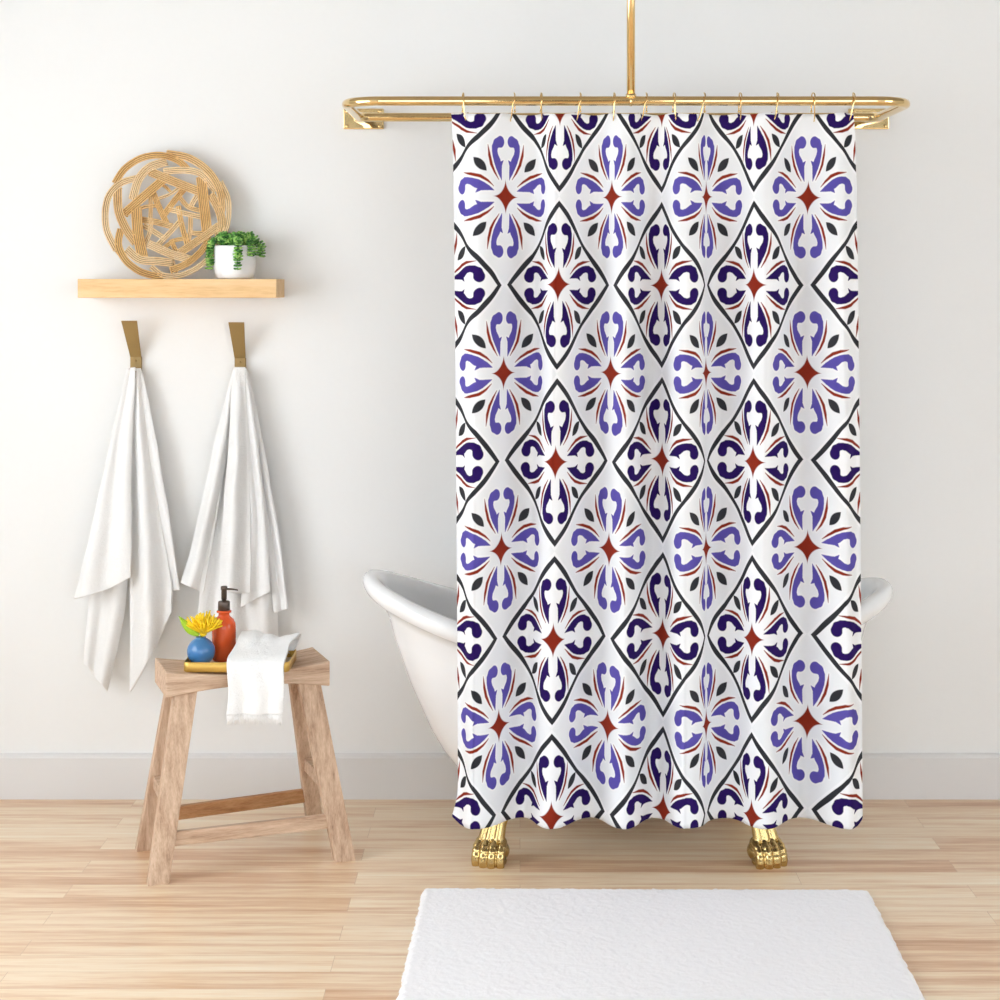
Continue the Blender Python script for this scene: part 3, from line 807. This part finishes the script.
lathe(b, [(0, 0), (r_ * .92, 0), (r_, .005), (r_, .088), (r_ * .96, .100), (r_ * .8, .111), (r_ * .55, .118), (r_ * .46, .122), (r_ * .46, .128), (r_ * .62, .130), (r_ * .62, .134), (r_ * .46, .136), (r_ * .40, .136),
          (r_ * .40, .121), (r_ * .7, .108), (r_ * .87, .098), (r_ * .9, .088), (r_ * .9, .008), (0, .007)], 48)
obj('bottle_body', b, M['red_glass'], db)
b = bmesh.new(); lathe(b, [(0, .0085), (r_ * .86, .0085), (r_ * .86, .060), (0, .060)], 32); obj('liquid_soap', b, M['soap'], db)
b = bmesh.new(); lathe(b, [(r_ * .30, .133), (r_ * .50, .135), (r_ * .50, .157), (r_ * .46, .160), (.006, .161), (.006, .168), (0, .168)], 28); obj('pump_collar', b, M['bronze'], db)
b = bmesh.new(); lathe(b, [(0, .164), (.0075, .165), (.0075, .190), (.009, .192), (.009, .199), (.0075, .201), (0, .201)], 24); obj('pump_head', b, M['bronze'], db)
b = bmesh.new(); tube(b, [(.004, 0, .193), (.02, -.001, .193), (.036, -.002, .191), (.038, -.002, .189)], [.0032, .0028, .0022, .002], 10); obj('nozzle', b, M['bronze'], db)

# ------------------------------------------------------------------ hand towel draped over the tray
b = bmesh.new()
hp = [(4.915, .545), (4.925, .572), (4.905, .592), (4.872, .590), (4.84, .578), (4.80, .563), (4.765, .5535), (4.745, .540), (4.736, .51), (4.733, .47), (4.730, .44), (4.728, .418)]
# px edges for the drape at the matching heights
hl = [(247,), (244,), (243,), (240,), (237,), (232,), (228,), (227,), (228,), (229,), (228,), (227,)]
hr = [(294,), (299,), (300,), (297,), (290,), (288,), (286,), (284,), (284,), (284,), (283,), (282,)]
def handt(s, t):
    D_, z = crom(hp, t); l = crom(hl, t)[0]; r = crom(hr, t)[0]
    px = lerp(l, r, s)
    fold_ = sm((t - .5) * 2.2)
    D_ -= fold_ * .010 * (.5 + .5 * math.sin(2 * PI * 2.3 * s + 1)) + .006 * noise.noise(Vector((s * 4, t * 7, 2)))
    top = sm(1 - abs(t - .22) / .25)
    z += top * (.010 * math.sin(2 * PI * 1.2 * s + .3) * .7 + .008 * noise.noise(Vector((s * 5, t * 5, 8)))) - top * .012 * s
    return Vector(((px - PX0) * D_ / FOC, D_ - DW, z))
grid(b, handt, 46, 90)
ht = thing('hand_towel', 'small white fringed hand towel draped over the tray and stool front', 'towel', ((255 - PX0) * 4.8 / FOC, 4.8 - DW, .5))
o = obj('cloth', b, M['towel'], ht, world=True)
so = o.modifiers.new('t', 'SOLIDIFY'); so.thickness = .006; so.offset = 1
# bunched second layer under the top fold
b = bmesh.new()
def bunch(s, t):
    D_ = lerp(4.93, 4.80, t); px = lerp(lerp(252, 238, t), lerp(290, 284, t), s)
    z = .5235 + .050 * math.sin(PI * min(t * 1.0 + .12, 1)) * (math.sin(PI * (s * .9 + .05)) ** .4)
    return Vector(((px - PX0) * D_ / FOC, D_ - DW, z))
grid(b, bunch, 20, 20)
o = obj('tucked_end', b, M['towel'], ht, world=True)
b = bmesh.new()
for k in range(80):
    s = (k + .5) / 80 + random.uniform(-.006, .006); s = min(max(s, 0), 1)
    p = handt(s, 1); L = random.uniform(.020, .030); dx = random.uniform(-.003, .003)
    tube(b, [p + Vector((0, -.002, .004)), p + Vector((dx * .3, -.002, -L * .5)), p + Vector((dx, -.002, -L))], [.0017, .0015, .0008], 5)
obj('fringe', b, M['towel'], ht, world=True)

# ------------------------------------------------------------------ bath rug
rz = .018
r00 = Vector((-.247, 4.562 - DW, 0)); r10 = Vector((.883, 4.550 - DW, 0)); r01 = Vector((-.270, 3.70 - DW, 0)); r11 = Vector((.868, 3.70 - DW, 0))
cen = (r00 + r11) / 2
b = bmesh.new()
def rug(s, t):
    p = r00.lerp(r10, s).lerp(r01.lerp(r11, s), t)
    e = min(s * 1.14, (1 - s) * 1.14, t * .88, (1 - t) * .88)
    h = rz * (1 - max(0, 1 - e / .018) ** 2.2)
    q = Vector((p.x * 60, p.y * 60, 0))
    h *= 1 + .055 * noise.noise(q) + .05 * noise.noise(q * 2.7) + .05 * noise.noise(q * .2)
    if e < .02:
        p = p + Vector((noise.noise(q * 1.3) * .006, noise.noise(q * 1.3 + Vector((9, 3, 1))) * .006, 0))
    return Vector((p.x, p.y, max(h, 0) + .001)) - cen
vs = grid(b, rug, 340, 240)
rg = obj('bath_rug', b, M['rug']); rg.location = cen
tag(rg, 'thick white rectangular bath rug on the wood floor in front of the tub', 'rug')

# ------------------------------------------------------------------ camera
cam = bpy.data.cameras.new('camera'); co = bpy.data.objects.new('camera', cam); COL.objects.link(co)
co.location = (0, -DW, CAM_H); co.rotation_euler = (PI / 2, 0, 0)
cam.sensor_width = 36; cam.lens = FOC / 1000 * 36
cam.shift_x = (500 - PX0) / 1000; cam.shift_y = -(500 - PY0) / 1000
cam.clip_start = .05
scene.camera = co

# ------------------------------------------------------------------ light
def area(name, loc, rot, sx, sy, e, col=(1, 1, 1)):
    l = bpy.data.lights.new(name, 'AREA'); l.shape = 'RECTANGLE'; l.size = sx; l.size_y = sy; l.energy = e; l.color = col
    o = bpy.data.objects.new(name, l); COL.objects.link(o); o.location = loc; o.rotation_euler = rot; return o
area('window_daylight', (XL - .25, (wy0 + wy1) / 2, (wz0 + wz1) / 2 + .1), (0, math.radians(-90), 0), 2.0, 2.7, 20, (.97, .985, 1))
w = bpy.data.worlds.new('sky'); scene.world = w; w.use_nodes = True
bg = w.node_tree.nodes['Background']; bg.inputs[0].default_value = (.875, .955, 1.03, 1); bg.inputs[1].default_value = 5.0
scene.view_settings.view_transform = 'Standard'; scene.view_settings.look = 'None'
scene.view_settings.gamma = 1; scene.view_settings.use_curve_mapping = False
scene.view_settings.exposure = 0.17
scene.cycles.use_denoising = True
scene.cycles.max_bounces = 8; scene.cycles.diffuse_bounces = 5
